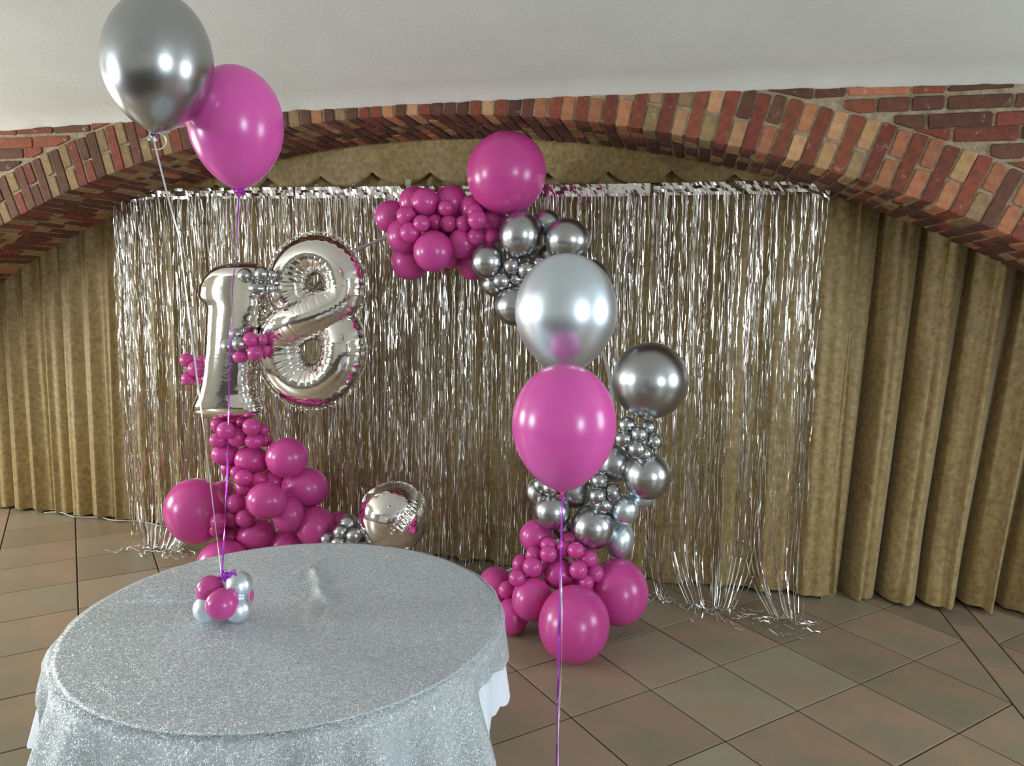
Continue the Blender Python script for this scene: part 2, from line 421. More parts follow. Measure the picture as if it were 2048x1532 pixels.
for i, (x, y, w, z, h, P, c) in enumerate(WINDOWS):
    s = 1 if x > 0 else -1; mb = MB(); xa, xb = x+s*.05, x+s*.11
    if xa > xb: xa, xb = xb, xa
    t = .05
    mb.box(xa, xb, y-w/2, y-w/2+t, z-h/2, z+h/2); mb.box(xa, xb, y+w/2-t, y+w/2, z-h/2, z+h/2)
    mb.box(xa, xb, y-w/2, y+w/2, z-h/2, z-h/2+t); mb.box(xa, xb, y-w/2, y+w/2, z+h/2-t, z+h/2)
    mb.box(xa, xb, y-t/2, y+t/2, z-h/2, z+h/2)
    tag(ob('window_%d' % (i+1), mb.build('window_%d' % (i+1), M['frame'])), kind='structure')

# ------------------------------------------------------------------ curtains
def sheet(name, x0, x1, ybase, z0, z1, mat_, fold, nx=260, nz=40, thick=.003):
    V = []
    for i in range(nx):
        s = i/(nx-1); x = x0+(x1-x0)*s
        for j in range(nz):
            t = j/(nz-1); z = (z0(x) if callable(z0) else z0)*(1-t) + (z1(x) if callable(z1) else z1)*t
            dx, dy = fold(x, s, z, t)
            V.append((x+dx, ybase+dy, z))
    m = mesh(name, V, grid(nx, nz), mat_, True)
    return m
def folds(seed, per, amp, drift=0, sharp=1.0):
    ph = [mnoise.noise((k*3.7, seed, 0))*6 for k in range(5)]
    def f(x, s, z, t):
        q = x + drift*(1-t)**1.5*s
        w = mnoise.noise((q*1.1, seed, z*.25))*1.6
        a = 2*PI*q/per + w + ph[0]
        d = amp*(math.sin(a) + .45*math.sin(2.3*a+ph[1]) + .5*mnoise.noise((q*4, seed+3, z*.5)))
        return (amp*.12*math.sin(2*a) , d*(.55+.45*(1-t)) )
    return f
o = ob('curtain', sheet('curtain', -5.6, -2.86, 4.12, .015, 2.55, M['curtain'], folds(1.0, .17, .030), 420, 30))
tag(o, 'gold damask curtain hanging left of the tinsel, under the left arch haunch', 'curtain', 'gold curtains behind the arch')
cpts = [(-4.4+.02*i, 4.09+.02*math.sin(i*.35), .012+.008*max(0, math.sin(i*.23))) for i in range(78)]
under(ob('hem_cord', mesh('hem_cord', *tube(cpts, .004, 5), M['cord'])), o)
o = ob('curtain', sheet('curtain', -2.9, .80, 4.05, lambda x: .012+.01*math.sin(x*3), 2.55, M['curtain'], folds(2.0, .24, .028), 420, 30))
tag(o, 'broad gold curtain directly behind the silver tinsel, its free edge right of the tinsel', 'curtain', 'gold curtains behind the arch')
def fr(x, s, z, t):
    lean = .12*math.exp(-((z-.9)/1.2)**2)*0
    q = x - .10*(z-1.0)*(.4+s)
    w = mnoise.noise((q*1.5, 5.5, z*.35))*2.6
    a = 2*PI*q/.21 + w
    env = .6+.4*(1-t)
    d = .075*math.sin(a) + .034*math.sin(2.1*a+1.3) + .02*mnoise.noise((q*5, 9, z*.4))
    push = -.05*math.exp(-((x-1.25)/.16)**2)*math.exp(-(z/.25)**2)
    return (.012*math.sin(2*a), d*env + push)
o = ob('curtain', sheet('curtain', .72, 3.45, 4.14, lambda x: .012+.012*math.sin(x*5+1), 2.55, M['curtain'], fr, 420, 50))
tag(o, 'deeply folded gold curtain at the right end, bunching on the tiled floor', 'curtain', 'gold curtains behind the arch')
# valance with scalloped lower edge
cus = [aty(u, v, 3.985) for (u, v) in ((430, 366), (535, 353), (639, 349), (745, 342), (858, 341), (975, 340), (1094, 342), (1216, 339), (1344, 338), (1470, 345))]
cx = [c.x for c in cus]; cz = [c.z for c in cus]
step = (cx[-1]-cx[0])/(len(cx)-1)
for k in range(4): cx.insert(0, cx[0]-step); cz.insert(0, cz[0]); cx.append(cx[-1]+step); cz.append(cz[-1])
def scal(x):
    for k in range(len(cx)-1):
        if cx[k] <= x <= cx[k+1]:
            s = (x-cx[k])/(cx[k+1]-cx[k]); zb = cz[k]*(1-s)+cz[k+1]*s
            return zb - .075*(math.sin(PI*s)**.7 if 0 < s < 1 else 0)
    return cz[0]
o = ob('valance', sheet('valance', cx[0], cx[-1], 3.99, scal, 2.56, M['curtain'], lambda x, s, z, t: (0, .008*math.sin(x*11)+.012*mnoise.noise((x*3, 0, z))), 500, 14))
mo = o.modifiers.new('thickness', 'SOLIDIFY'); mo.thickness = .004
tag(o, 'scalloped gold fabric valance under the crown of the brick arch', 'valance')
o = ob('label_tag', mesh('label_tag', *box(-.016, .016, -.001, .001, -.018, .018), M['paper']))
o.location = aty(816, 365, 3.97); tag(o, 'small white paper tag hanging below the scalloped valance', 'tag')

# ------------------------------------------------------------------ tinsel curtain on its wire
YT = 3.82
wl, wr = aty(222, 384, YT), aty(1662, 371, YT)
ws = [aty(u, v, YT) for (u, v) in ((222, 392), (300, 379), (480, 377), (700, 375), (1000, 373), (1300, 368), (1500, 364), (1620, 366), (1664, 380))]
def wire_z(x):
    for a, b in zip(ws[:-1], ws[1:]):
        if a.x <= x <= b.x: return a.z + (b.z-a.z)*(x-a.x)/(b.x-a.x)
    return ws[0].z if x < ws[0].x else ws[-1].z
wire = empty('curtain_wire', (wl.x, YT, wl.z)); tag(wire, 'thin black wire across the arch opening carrying the silver tinsel', 'wire')
under(ob('wire', mesh('wire', *tube([w+Vector((0, .012, .004)) for w in ws], .004, 6), M['dark'])), wire)
for u in (562, 633, 707):
    p = aty(u, 372, YT+.012)
    pts = [p+Vector((.009*math.cos(a), 0, .010*math.sin(a))) for a in np.linspace(0, 2*PI, 13)]
    under(ob('ring', mesh('ring', *tube(pts, .0018, 5), M['cord'])), wire)
bounds = [ws[0].x] + [aty(u, 380, YT).x for u in (589, 960, 1304)] + [ws[-1].x]
piles = [(aty(330, 1075, 3.72).x, 3.66, .30), (aty(1340, 1170, 3.74).x, 3.76, .14), (atz(1425, 1215, 0).x, 3.68, .24), (atz(1590, 1225, 0).x, 3.66, .28)]
tlab = ['first silver tinsel panel from the left, behind the foil numbers', 'silver tinsel panel between the foil eight and the top of the balloon garland',
        'silver tinsel panel behind the silver garland balloons', 'rightmost silver tinsel panel, trailing strands over the tiles']
SEGZ = .04
def strand(mb, x, y, ztop_, zend, w, pile, cx_):
    th = random.uniform(-.9, .9); n = int((ztop_-max(zend, .012))/SEGZ)
    ph = random.uniform(0, 6.28); dr = random.gauss(0, .014); pts = []; 
    for k in range(n+1):
        z = ztop_ - k*SEGZ; t = k*SEGZ/2.1
        xx = x + (cx_-x)*.45*t + dr*t + .004*math.sin(k*.5+ph) + random.gauss(0, .0012); yy = y + .006*math.sin(k*.37+ph)
        if pile:
            f = max(0, 1-z/.5)**2.6; xx += (pile[0]-xx)*f*.6; yy += (pile[1]-yy)*f*.9
        pts.append((xx, yy, max(z, .006)))
    n0 = len(pts)
    if pile:
        a = random.uniform(0, 2*PI); p = Vector(pts[-1]); p.z = .006
        for k in range(random.randint(4, 15)):
            a += random.gauss(0, .8); p = p + Vector((math.cos(a)*.024, math.sin(a)*.014-.002, 0))
            p.y = min(p.y, 3.9); p.z = .004+abs(random.gauss(0, .016)); pts.append(tuple(p))
    V = []; Fc = []
    for k, p in enumerate(pts):
        th += random.gauss(0, .30)
        if random.random() < .12: th += random.choice((-1, 1))*random.uniform(.5, 1.3)
        if k and abs((ztop_-p[2]) % .31) < .03: th += random.gauss(0, .7)
        ww = w/2*(1 if k < n0 else .8)
        if k < n0: ax = Vector((math.cos(th), math.sin(th), .15*random.uniform(-1, 1)))
        else: ax = Vector((math.cos(th)*.6, .6, math.sin(th)*.8))
        V += [Vector(p)-ax*ww, Vector(p)+ax*ww]
    for k in range(len(pts)-1): Fc.append((2*k, 2*k+1, 2*k+3, 2*k+2))
    mb.add(V, Fc)
for b in range(4):
    xa, xb = bounds[b]+(.008 if b else 0), bounds[b+1]-.008
    t = empty('tinsel_curtain', ((xa+xb)/2, YT, (wire_z(xa)+wire_z(xb))/2)); tag(t, tlab[b], 'tinsel curtain', 'silver tinsel panels on the wire')
    # header: crumpled foil band
    nx = int((xb-xa)/.012); V = []
    for i in range(nx+1):
        x = xa+(xb-xa)*i/nx; z0 = wire_z(x)
        for j in range(5):
            V.append((x, YT-.004+.010*mnoise.noise((x*22, j*.5, b))+random.gauss(0, .0007), z0+.004-j*.0155+random.gauss(0, .001)))
    under(ob('header_band', mesh('header_band', V, grid(nx+1, 5), M['tinsel'])), t)
    mb = MB()
    x = xa
    while x < xb:
        # clumps with gaps; the right hand panels thin out towards the floor
        nstr = random.choice((2, 4, 6, 9, 12)); cw = nstr*.0030
        for k in range(nstr):
            xs_ = x + random.uniform(0, cw)
            if xs_ > xb: continue
            pile = None
            for pl in piles:
                if abs(xs_-pl[0]) < pl[2] and random.random() < (.55 if b == 3 else .5): pile = pl
            thin = .30 if b == 3 else (.22 if b == 2 else .12)
            zend = .0
            if pile is None and random.random() < thin+.25: zend = random.uniform(.05, 1.3) if b >= 2 else random.uniform(.05, .7)
            strand(mb, xs_, YT+random.uniform(-.012, .006), wire_z(xs_)-.045, zend, random.choice((.0022, .0028, .0034, .0055)), pile, x+cw/2)
        x += cw + random.choice((.001, .004, .010, .018))*(1.3 if b == 3 else .9)
    tag(under(ob('strands', mb.build('strands', M['tinsel'])), t), kind='stuff')

# ------------------------------------------------------------------ hoop that carries the garland
HC = (-1.32, 3.66, .98); HR = .95
hoop = empty('hoop_stand', (HC[0], HC[1], 0)); tag(hoop, 'thin round white hoop frame standing behind the balloon garland', 'hoop stand')
pts = [(HC[0]+HR*math.cos(a), HC[1], HC[2]+HR*math.sin(a)) for a in np.linspace(0, 2*PI, 73)]
under(ob('ring', mesh('ring', *tube(pts, .009, 8), M['steel'], True)), hoop)
for sx in (-.45, .45):
    pts = [(HC[0]+sx, HC[1]-.27+.03*i, .012+.035*math.sin(PI*i/18)*0) for i in range(17)]
    under(ob('foot', mesh('foot', *tube(pts, .01, 8), M['steel'], True)), hoop)
    z_ = HC[2]-math.sqrt(HR*HR-sx*sx)
    under(ob('strut', mesh('strut', *tube([(HC[0]+sx, HC[1], .012), (HC[0]+sx, HC[1], z_)], .008, 8), M['steel'], True)), hoop)
pts = []
for (u, v) in ((1262, 1133), (1275, 1130), (1290, 1131), (1305, 1137), (1318, 1145), (1330, 1154), (1336, 1163)):
    p = atz(u, v, .01); p.z = .008; pts.append(p)
tag(ob('cable', mesh('cable', *tube(pts, .006, 6), M['steel'], True)), 'pale cable curving over the tiles right of the garland foot', 'cable')

# ------------------------------------------------------------------ balloons of the garland
def sphere_mesh(name, ns, nr, mat_, tail=True):
    "unit latex balloon, nozzle pointing +Y"
    V = []
    for j in range(nr+1):
        a = PI*j/nr
        r = math.sin(a); y = -math.cos(a)
        if tail and y > 0: y = y*1.10 + .06*y**6
        if tail and j == nr: r = .03
        V += [(max(r, 1e-4)*math.cos(2*PI*i/ns), y, max(r, 1e-4)*math.sin(2*PI*i/ns)) for i in range(ns)]
    rings = nr+1
    if tail:
        for (r, y) in ((.07, 1.19), (.05, 1.24), (.12, 1.32)):
            V += [(r*math.cos(2*PI*i/ns), y, r*math.sin(2*PI*i/ns)) for i in range(ns)]; rings += 1
    Fc = [(j*ns+i, (j+1)*ns+i, (j+1)*ns+(i+1) % ns, j*ns+(i+1) % ns) for j in range(rings-1) for i in range(ns)]
    return mesh(name, V, Fc, mat_, True)
BM = {}
for key, mt in (('p', 'pink'), ('s', 'chrome'), ('l', 'pearl')):
    BM[key, 0] = sphere_mesh('balloon', 28, 18, M[mt]); BM[key, 1] = sphere_mesh('balloon', 56, 36, M[mt])
G1, G2, G3, G4, G5 = 'balloons of the top garland', 'silver balloons of the upper right garland', 'silver balloons of the right garland column', 'magenta balloons of the right garland foot', 'magenta balloons of the left garland'
G6, G7, G8 = 'silver balloons around the round foil balloon', 'mini balloons tied to the foil numbers', 'balloons of the table centrepiece'
# key, colour, u, v, rx, ry, layer (0 back .. 3 front), label
Bs = [
 (G1,'p',1013,347,79,82,1.5,'largest magenta balloon at the top of the garland, against the brick arch'),
 (G1,'p',783,434,32,32,0,'magenta balloon at the left tip of the top garland'),
 (G1,'p',829,404,30,30,0,'magenta balloon at the upper left of the top garland, half hidden behind another'),
 (G1,'p',850,404,27,27,1.2,'medium magenta balloon in front at the upper left of the top garland'),
 (G1,'p',902,404,33,32,0,'dark magenta balloon at the upper middle of the top garland, left of the largest one'),
 (G1,'p',945,417,27,26,0,'magenta balloon tucked behind the lower left side of the largest magenta balloon'),
 (G1,'p',808,472,33,34,0.3,'magenta balloon low on the left side of the top garland, meeting the white cord'),
 (G1,'p',820,523,37,36,0,'lowest magenta balloon at the left of the top garland'),
 (G1,'p',867,503,39,40,1.4,'bright magenta balloon in front at the bottom of the top garland'),
 (G1,'p',926,487,30,30,0.4,'shaded magenta balloon under the row of small ones in the top garland'),
 (G1,'p',946,529,30,30,0.2,'magenta balloon under the top garland, left against the silver balloons'),
 (G1,'p',986,443,26,26,0.4,'magenta balloon under the largest magenta balloon, left of the silver ones'),
 (G1,'p',905,506,30,30,0,'shaded magenta balloon behind the bright bottom one of the top garland'),
 (G1,'p',812,431,17,17,1.6,'small magenta balloon, leftmost of the small ones in the top garland'),
 (G1,'p',820,465,18,18,1.7,'small magenta balloon, lowest at the left of the top garland'),
 (G1,'p',843,447,15,15,1.8,'small magenta balloon above the bright bottom balloon of the top garland'),
 (G1,'p',871,444,14,14,1.3,'small darker magenta balloon in the middle of the small row of the top garland'),
 (G1,'p',897,447,15.5,15.5,1.7,'small magenta balloon right of the darker one in the small row of the top garland'),
 (G1,'p',892,416,14.5,14.5,1.6,'small magenta balloon highest of the small ones in the top garland'),
 (G1,'p',928,447,14,14,1.5,'small magenta balloon left of the pair under the largest magenta balloon'),
 (G1,'p',950,424,15,15,1.4,'small magenta balloon behind the front one, touching the largest magenta balloon'),
 (G1,'p',955,440,18,17,2.1,'small bright magenta balloon in front below the largest magenta balloon'),
 (G1,'p',952,473,15,15,1.5,'small magenta balloon above the leftmost upper silver balloon'),
 (G1,'p',982,473,15,15,1.6,'small magenta balloon touching the left side of the upper chrome balloon'),
 (G2,'s',1041,470,41,46,1.5,'chrome silver balloon right below the largest magenta balloon'),
 (G2,'s',1135,479,45,41,1.1,'chrome silver balloon just above the floating pale silver balloon'),
 (G2,'s',1094,446,28,26,0,'silver balloon half hidden between the two upper chrome balloons'),
 (G2,'s',976,523,33,34,1.2,'chrome silver balloon at the left edge of the upper right garland'),
 (G2,'s',989,568,25,25,0,'silver balloon behind the small ones at the lower left of the upper right garland'),
 (G2,'s',1030,612,39,39,0.9,'chrome silver balloon peeking out left of the floating pale silver balloon'),
 (G2,'s',1180,560,40,40,0.2,'silver balloon almost hidden behind the floating pale silver balloon'),
 (G2,'s',1024,532,15.5,15.5,1.7,'small silver balloon under the upper chrome balloon'),
 (G2,'s',1053,540,15.5,15.5,1.8,'small silver balloon touching the outline of the floating pale silver balloon'),
 (G2,'s',1003,562,15.5,15.5,1.8,'small silver balloon, lowest left of the small cluster in the upper right garland'),
 (G2,'s',1031,558,12,12,1.6,'smallest silver balloon in the middle of the upper right garland cluster'),
 (G2,'s',1079,527,14,14,1.3,'small silver balloon peeking above the left top of the floating pale silver balloon'),
 (G3,'s',1300,761,76,77,1.2,'largest chrome silver ball at the head of the right garland column'),
 (G3,'s',1254,850,16,16,1.7,'small silver balloon under the left side of the largest chrome ball'),
 (G3,'s',1296,855,14,14,1.2,'small silver balloon under the right side of the largest chrome ball'),
 (G3,'s',1279,869,15,15,1.9,'small silver balloon at the centre of the cluster under the largest chrome ball'),
 (G3,'s',1247,878,16,15,1.7,'small silver balloon at the left of the cluster under the largest chrome ball'),
 (G3,'s',1309,883,14,15,1.7,'small silver balloon at the right of the cluster under the largest chrome ball'),
 (G3,'s',1274,898,16,16,1.9,'small silver balloon low in the cluster under the largest chrome ball'),
 (G3,'s',1288,908,15,14,1.5,'lowest small silver balloon of the cluster under the largest chrome ball'),
 (G3,'s',1230,925,36,38,0.8,'silver balloon partly behind the right side of the floating magenta balloon'),
 (G3,'s',1295,951,46,47,0.9,'large silver balloon at the right side of the garland column'),
 (G3,'l',1283,990,28,24,0,'pale silver balloon showing under the large one at the right of the column'),
 (G3,'l',1249,1018,28,29,0.8,'pale silver balloon low on the right of the column, above another pale one'),
 (G3,'l',1238,1078,30,36,0.4,'lowest pale silver balloon of the right column, above the magenta ones'),
 (G3,'s',1186,1054,43,43,1.4,'round chrome balloon at the bottom middle of the silver column'),
 (G3,'s',1105,1023,36,35,1.2,'chrome balloon left of the ribbon at the bottom of the silver column'),
 (G3,'s',1150,982,33,34,0.6,'silver balloon behind the knot of the floating magenta balloon'),
 (G3,'s',1077,985,25,27,0.4,'silver balloon at the left edge of the column, left of the floating magenta one'),
 (G3,'s',1082,970,14,15,1.4,'small silver balloon at the left edge of the column'),
 (G3,'s',1101,976,15,15,1.6,'small silver balloon peeking out left under the floating magenta balloon'),
 (G3,'s',1200,962,16,15,1.9,'small silver balloon, top of the four in the middle of the column'),
 (G3,'s',1195,992,15,15,1.9,'small silver balloon, left of the four in the middle of the column'),
 (G3,'s',1226,985,15.5,16,1.8,'small silver balloon, right of the four in the middle of the column'),
 (G3,'s',1206,1010,17,14,1.5,'small silver balloon, lowest of the four in the middle of the column'),
 (G3,'s',1128,1058,22,22,0,'shaded silver balloon between the two lowest chrome balloons'),
 (G3,'s',1208,940,26,26,0,'silver balloon deep inside the middle of the column'),
 (G4,'p',1072,1072,32,32,0.7,'magenta balloon at the top left of the right garland foot, under a chrome one'),
 (G4,'p',1143,1084,22,20,0.3,'magenta balloon half hidden between the small ones and the chrome balloon'),
 (G4,'p',1097,1090,15,14,1.3,'small magenta balloon topmost at the left of the ribbon in the right foot'),
 (G4,'p',1097,1108,15.5,15.5,1.9,'small bright magenta balloon left of the ribbon in the right foot'),
 (G4,'p',1128,1098,15,15,1.2,'small magenta balloon behind the ribbon in the right foot'),
 (G4,'p',1152,1101,15.5,15,1.8,'small magenta balloon right of the ribbon in the right foot'),
 (G4,'p',1177,1117,17,16,1.8,'small magenta balloon under the round chrome balloon'),
 (G4,'p',1068,1110,15.5,15.5,1.5,'small magenta balloon under the top left balloon of the right foot'),
 (G4,'p',1042,1128,16,17,1.3,'small magenta balloon at the left edge of the right foot, higher one'),
 (G4,'p',1065,1134,18,18,1.9,'small bright magenta balloon in front at the left of the right foot'),
 (G4,'p',1034,1156,15,15,1.4,'small magenta balloon at the left edge of the right foot, middle one'),
 (G4,'p',1014,1180,16,16,1.5,'small magenta balloon at the left edge of the right foot, lowest one'),
 (G4,'p',1157,1140,16.5,17,1.9,'small bright magenta balloon right of the medium one in the right foot'),
 (G4,'p',1190,1147,16,16,1.5,'small magenta balloon overlapping the large one at the right of the foot'),
 (G4,'p',1173,1165,13,14,1.8,'smallest magenta balloon, just above the big front ball'),
 (G4,'p',1119,1147,31,31,1.0,'medium magenta balloon behind the ribbon in the middle of the right foot'),
 (G4,'p',991,1176,36,41,0.2,'large magenta balloon at the far left of the right foot, behind the table'),
 (G4,'p',1064,1197,39,43,1.1,'medium magenta balloon left of the big front ball'),
 (G4,'p',1023,1233,33,35,0.8,'magenta balloon on the floor right of the table edge'),
 (G4,'p',1148,1248,71,76,2,'big round magenta balloon in front on the tiled floor'),
 (G4,'p',1236,1184,60,66,0.5,'big magenta balloon on the floor at the right end of the foot'),
 (G4,'p',1160,1172,26,26,0.3,'shaded magenta balloon behind the big front ball'),
 (G5,'p',392,1022,60,66,1.2,'largest magenta balloon at the far left of the left garland'),
 (G5,'p',447,1132,52,52,1.4,'magenta balloon rising just behind the left table edge'),
 (G5,'p',505,920,34,28,1.0,'medium magenta balloon under the small top cluster of the left garland'),
 (G5,'p',450,908,26,22,0.9,'magenta balloon at the left under the small top cluster, behind the purple ribbon'),
 (G5,'p',574,915,40,39,0.6,'large magenta balloon at the upper right of the left garland'),
 (G5,'p',610,975,45,40,0.5,'large magenta balloon at the right edge of the left garland'),
 (G5,'p',444,995,29,32,0.8,'medium magenta balloon behind the ribbons, right of the largest left one'),
 (G5,'p',548,963,26,24,0.3,'magenta balloon half hidden above the bright middle one of the left garland'),
 (G5,'p',533,1002,38,35,1.6,'bright magenta balloon in the middle front of the left garland'),
 (G5,'p',577,1029,31,34,0.9,'magenta balloon right below the bright middle one of the left garland'),
 (G5,'p',632,1053,38,39,0.4,'magenta balloon at the lower right of the left garland'),
 (G5,'p',512,1069,36,31,1.4,'magenta balloon above the table edge, second from its left end'),
 (G5,'p',572,1090,34,32,0.6,'magenta balloon cut by the table edge in the middle of the left garland'),
 (G5,'p',680,1048,27,25,0,'dark magenta balloon at the right end of the left garland, beside the silver ones'),
 (G5,'p',462,1074,20,20,0.9,'magenta balloon under the small ones, directly behind the ribbons'),
 (G5,'p',474,945,12,12,1.2,'tiny magenta balloon behind its neighbour in the middle of the left garland'),
 (G5,'p',487,956,16,15,1.8,'small magenta balloon upper left in the middle row of the left garland'),
 (G5,'p',517,960,15,14,1.6,'small magenta balloon above the bright middle one of the left garland'),
 (G5,'p',488,976,15,15,1.7,'small magenta balloon left of the bright middle one of the left garland'),
 (G5,'p',473,1007,18,17,1.9,'small bright magenta balloon right beside the purple ribbon'),
 (G5,'p',464,1037,15,16,1.7,'small magenta balloon left of the lowest pair in the left garland'),
 (G5,'p',490,1037,17,16,1.9,'small magenta balloon right of the lowest pair in the left garland'),
 (G5,'p',437,1043,15,15,1.4,'small magenta balloon touching the largest left one, higher'),
 (G5,'p',432,1058,13,14,1.2,'small magenta balloon touching the largest left one, lower'),
 (G5,'p',437,850,14,14,1.2,'mini magenta balloon at the left edge under the foil one'),
 (G5,'p',448,834,12,11,0.8,'mini magenta balloon touching the foot of the foil one, left'),
 (G5,'p',467,833,11,11,0.9,'mini magenta balloon touching the foot of the foil one, right'),
 (G5,'p',452,861,16,16,1.9,'mini magenta balloon in front beside the purple ribbon, top cluster'),
 (G5,'p',475,874,18,18,1.4,'largest mini magenta balloon in the middle of the top cluster'),
 (G5,'p',437,880,16,14,1.5,'mini magenta balloon low at the left of the top cluster'),
 (G5,'p',503,854,16,16,1.7,'mini magenta balloon at the upper right of the top cluster'),
 (G5,'p',526,860,11,12,1.1,'tiny magenta balloon at the far upper right of the top cluster'),
 (G5,'p',509,882,17,14,1.5,'mini magenta balloon at the lower right of the top cluster'),
 (G5,'p',531,881,11,11,1.1,'tiny magenta balloon at the far lower right of the top cluster'),
 (G5,'p',486,844,12,11,1.0,'mini magenta balloon highest in the middle of the top cluster'),
 (G5,'p',459,936,16,15,0.6,'small magenta balloon behind the purple ribbon between the clusters'),
 (G1,'p',880,452,34,32,0,'shaded magenta balloon filling the gap behind the small row of the top garland'),
 (G2,'s',1062,560,30,34,0,'shaded silver balloon behind the small cluster left of the pale floating balloon'),
 (G2,'s',1100,515,28,28,0,'shaded silver balloon just above the outline of the pale floating balloon'),
 (G3,'s',1272,880,26,30,0,'shaded silver balloon behind the cluster under the largest chrome ball'),
 (G4,'p',1100,1125,30,30,0,'shaded magenta balloon behind the small ones of the right foot'),
 (G5,'p',478,866,28,26,0.1,'shaded magenta balloon behind the top cluster of the left garland'),
 (G5,'p',475,1045,32,32,0.3,'shaded magenta balloon behind the small ones beside the ribbons'),
 (G6,'s',682,1064,14.5,14,1.6,'small silver balloon highest left of the round foil balloon'),
 (G6,'s',709,1071,15,13,1.5,'small silver balloon touching the left side of the round foil balloon'),
 (G6,'s',654,1078,12,13,1.2,'small silver balloon at the far left, beside the dark magenta one'),
 (G6,'s',677,1086,13,12,1.7,'small silver balloon just above the table edge, left of the large one'),
 (G6,'s',713,1100,36,30,1.5,'large silver balloon cut by the table edge below the foil balloon'),
 (G6,'s',697,1050,19,20,0.2,'silver balloon behind the small ones left of the foil balloon'),
 (G6,'s',660,1093,11,11,1.4,'small silver balloon lowest at the left above the table edge'),
 (G6,'s',742,1075,15,13,1.1,'small silver balloon under the left side of the round foil balloon'),
 (G6,'s',781,1104,24,18,1.8,'flat looking silver balloon under the middle of the round foil balloon'),
 (G6,'l',815,1114,15,14,0.8,'pale silver balloon under the right side of the round foil balloon'),
]
# depth: base plane per cluster, then relax along the sight lines so that balloons press together without sinking in
BASE = {G1: (3.60, 3.70), G2: (3.52, 3.70), G3: (3.42, 3.66), G4: (3.36, 3.62), G5: (3.52, 3.66), G6: (3.45, 3.62)}
items = []
for (g, k, u, v, rx, ry, ly, lab) in Bs:
    kk = 1.12 if rx < 22 else (1.03 if rx < 48 else 1); rx *= kk; ry *= kk
    y0, ymax = BASE[g]; d = ray(u, v); rr = (rx+ry)/2/F
    dep = (y0-.055*ly)/d.y                 # axis distance
    lim = 99
    if d.z < 0: lim = CH/(-d.z + rr)       # resting on the floor
    items.append([g, k, u, v, rx, ry, ly, lab, dep, lim, ymax])
D = np.array([[i[8], i[9]] for i in items]); dirs = np.array([tuple(ray(i[2], i[3])) for i in items]); RRR = np.array([(i[4]+i[5])/2/F for i in items])
lay = np.array([i[6] for i in items]); ymx = np.array([i[10] for i in items]); ymn = np.array([2.95 if i[0] == G4 else 3.1 for i in items])
dep = np.minimum(D[:, 0], D[:, 1])
for it in range(260):
    P = dirs*dep[:, None]; R_ = RRR*dep
    diff = P[:, None]-P[None]; dist = np.sqrt((diff**2).sum(2))+1e-9; need = (R_[:, None]+R_[None])*.93
    pen = np.where(dist < need, need-dist, 0); np.fill_diagonal(pen, 0)
    order = np.sign(lay[:, None]-lay[None] + 1e-3*np.sign(R_[None]-R_[:, None]))   # +1: i in front
    w = R_[None]**2/(R_[:, None]**2+R_[None]**2)
    dep -= (order*pen*w).sum(1)*.10
    dep += (0.004)*(( (np.array([i[8] for i in items])) - dep))
    dep = np.minimum(dep, D[:, 1]); dep = np.minimum(dep, (ymx-R_*1.0)/dirs[:, 1]+.0); dep = np.maximum(dep, ymn/dirs[:, 1])
BASIS = Matrix((VR, (VF), VU)).transposed()        # columns: right, forward, up
def place_balloon(me, P, rx, rd, rz, roll=0, tilt=0):
    o = bpy.data.objects.new('balloon', me); COL.objects.link(o)
    f = (P-CAMP).normalized(); r = f.cross(Vector((0, 0, 1))).normalized(); u = r.cross(f)
    B = Matrix((r, f, u)).transposed()
    B = B @ Matrix.Rotation(roll, 3, 'Y') @ Matrix.Rotation(tilt, 3, 'X')
    o.matrix_world = Matrix.Translation(P) @ B.to_4x4() @ Matrix.Diagonal((rx, rd, rz, 1)); return o
for k, it in enumerate(items):
    g, key, u, v, rx, ry = it[:6]; P = atd(u, v, dep[k]); s = dep[k]/F
    m = (rx+ry)/2
    o = place_balloon(BM[key, 1 if m > 30 else 0], P, rx*s, m*s*.98, ry*s, random.uniform(-.3, .3), 0)
    tag(o, it[7], 'balloon', g)

# ------------------------------------------------------------------ foil number balloons
YN = 3.45
def npt(u, v, y=YN): return aty(u, v, y)
sc8 = YN/ray(625, 640).y/F     # metres per pixel there
def smooth_closed(P, k):
    P = np.array(P)
    for _ in range(k): P = (np.roll(P, 1, 0)+2*P+np.roll(P, -1, 0))/4
    return P
def arc(c, r, a0, a1, n): return [(c[0]+r[0]*math.cos(a), c[1]-r[1]*math.sin(a)) for a in np.radians(np.linspace(a0, a1, n))]
up_c, up_r, lo_c, lo_r = (632, 572), (57, 65), (623, 699), (63, 73)
path = arc(up_c, up_r, -50, 228, 60) + arc(lo_c, lo_r, 48, -230, 70)
path = smooth_closed(path, 20)
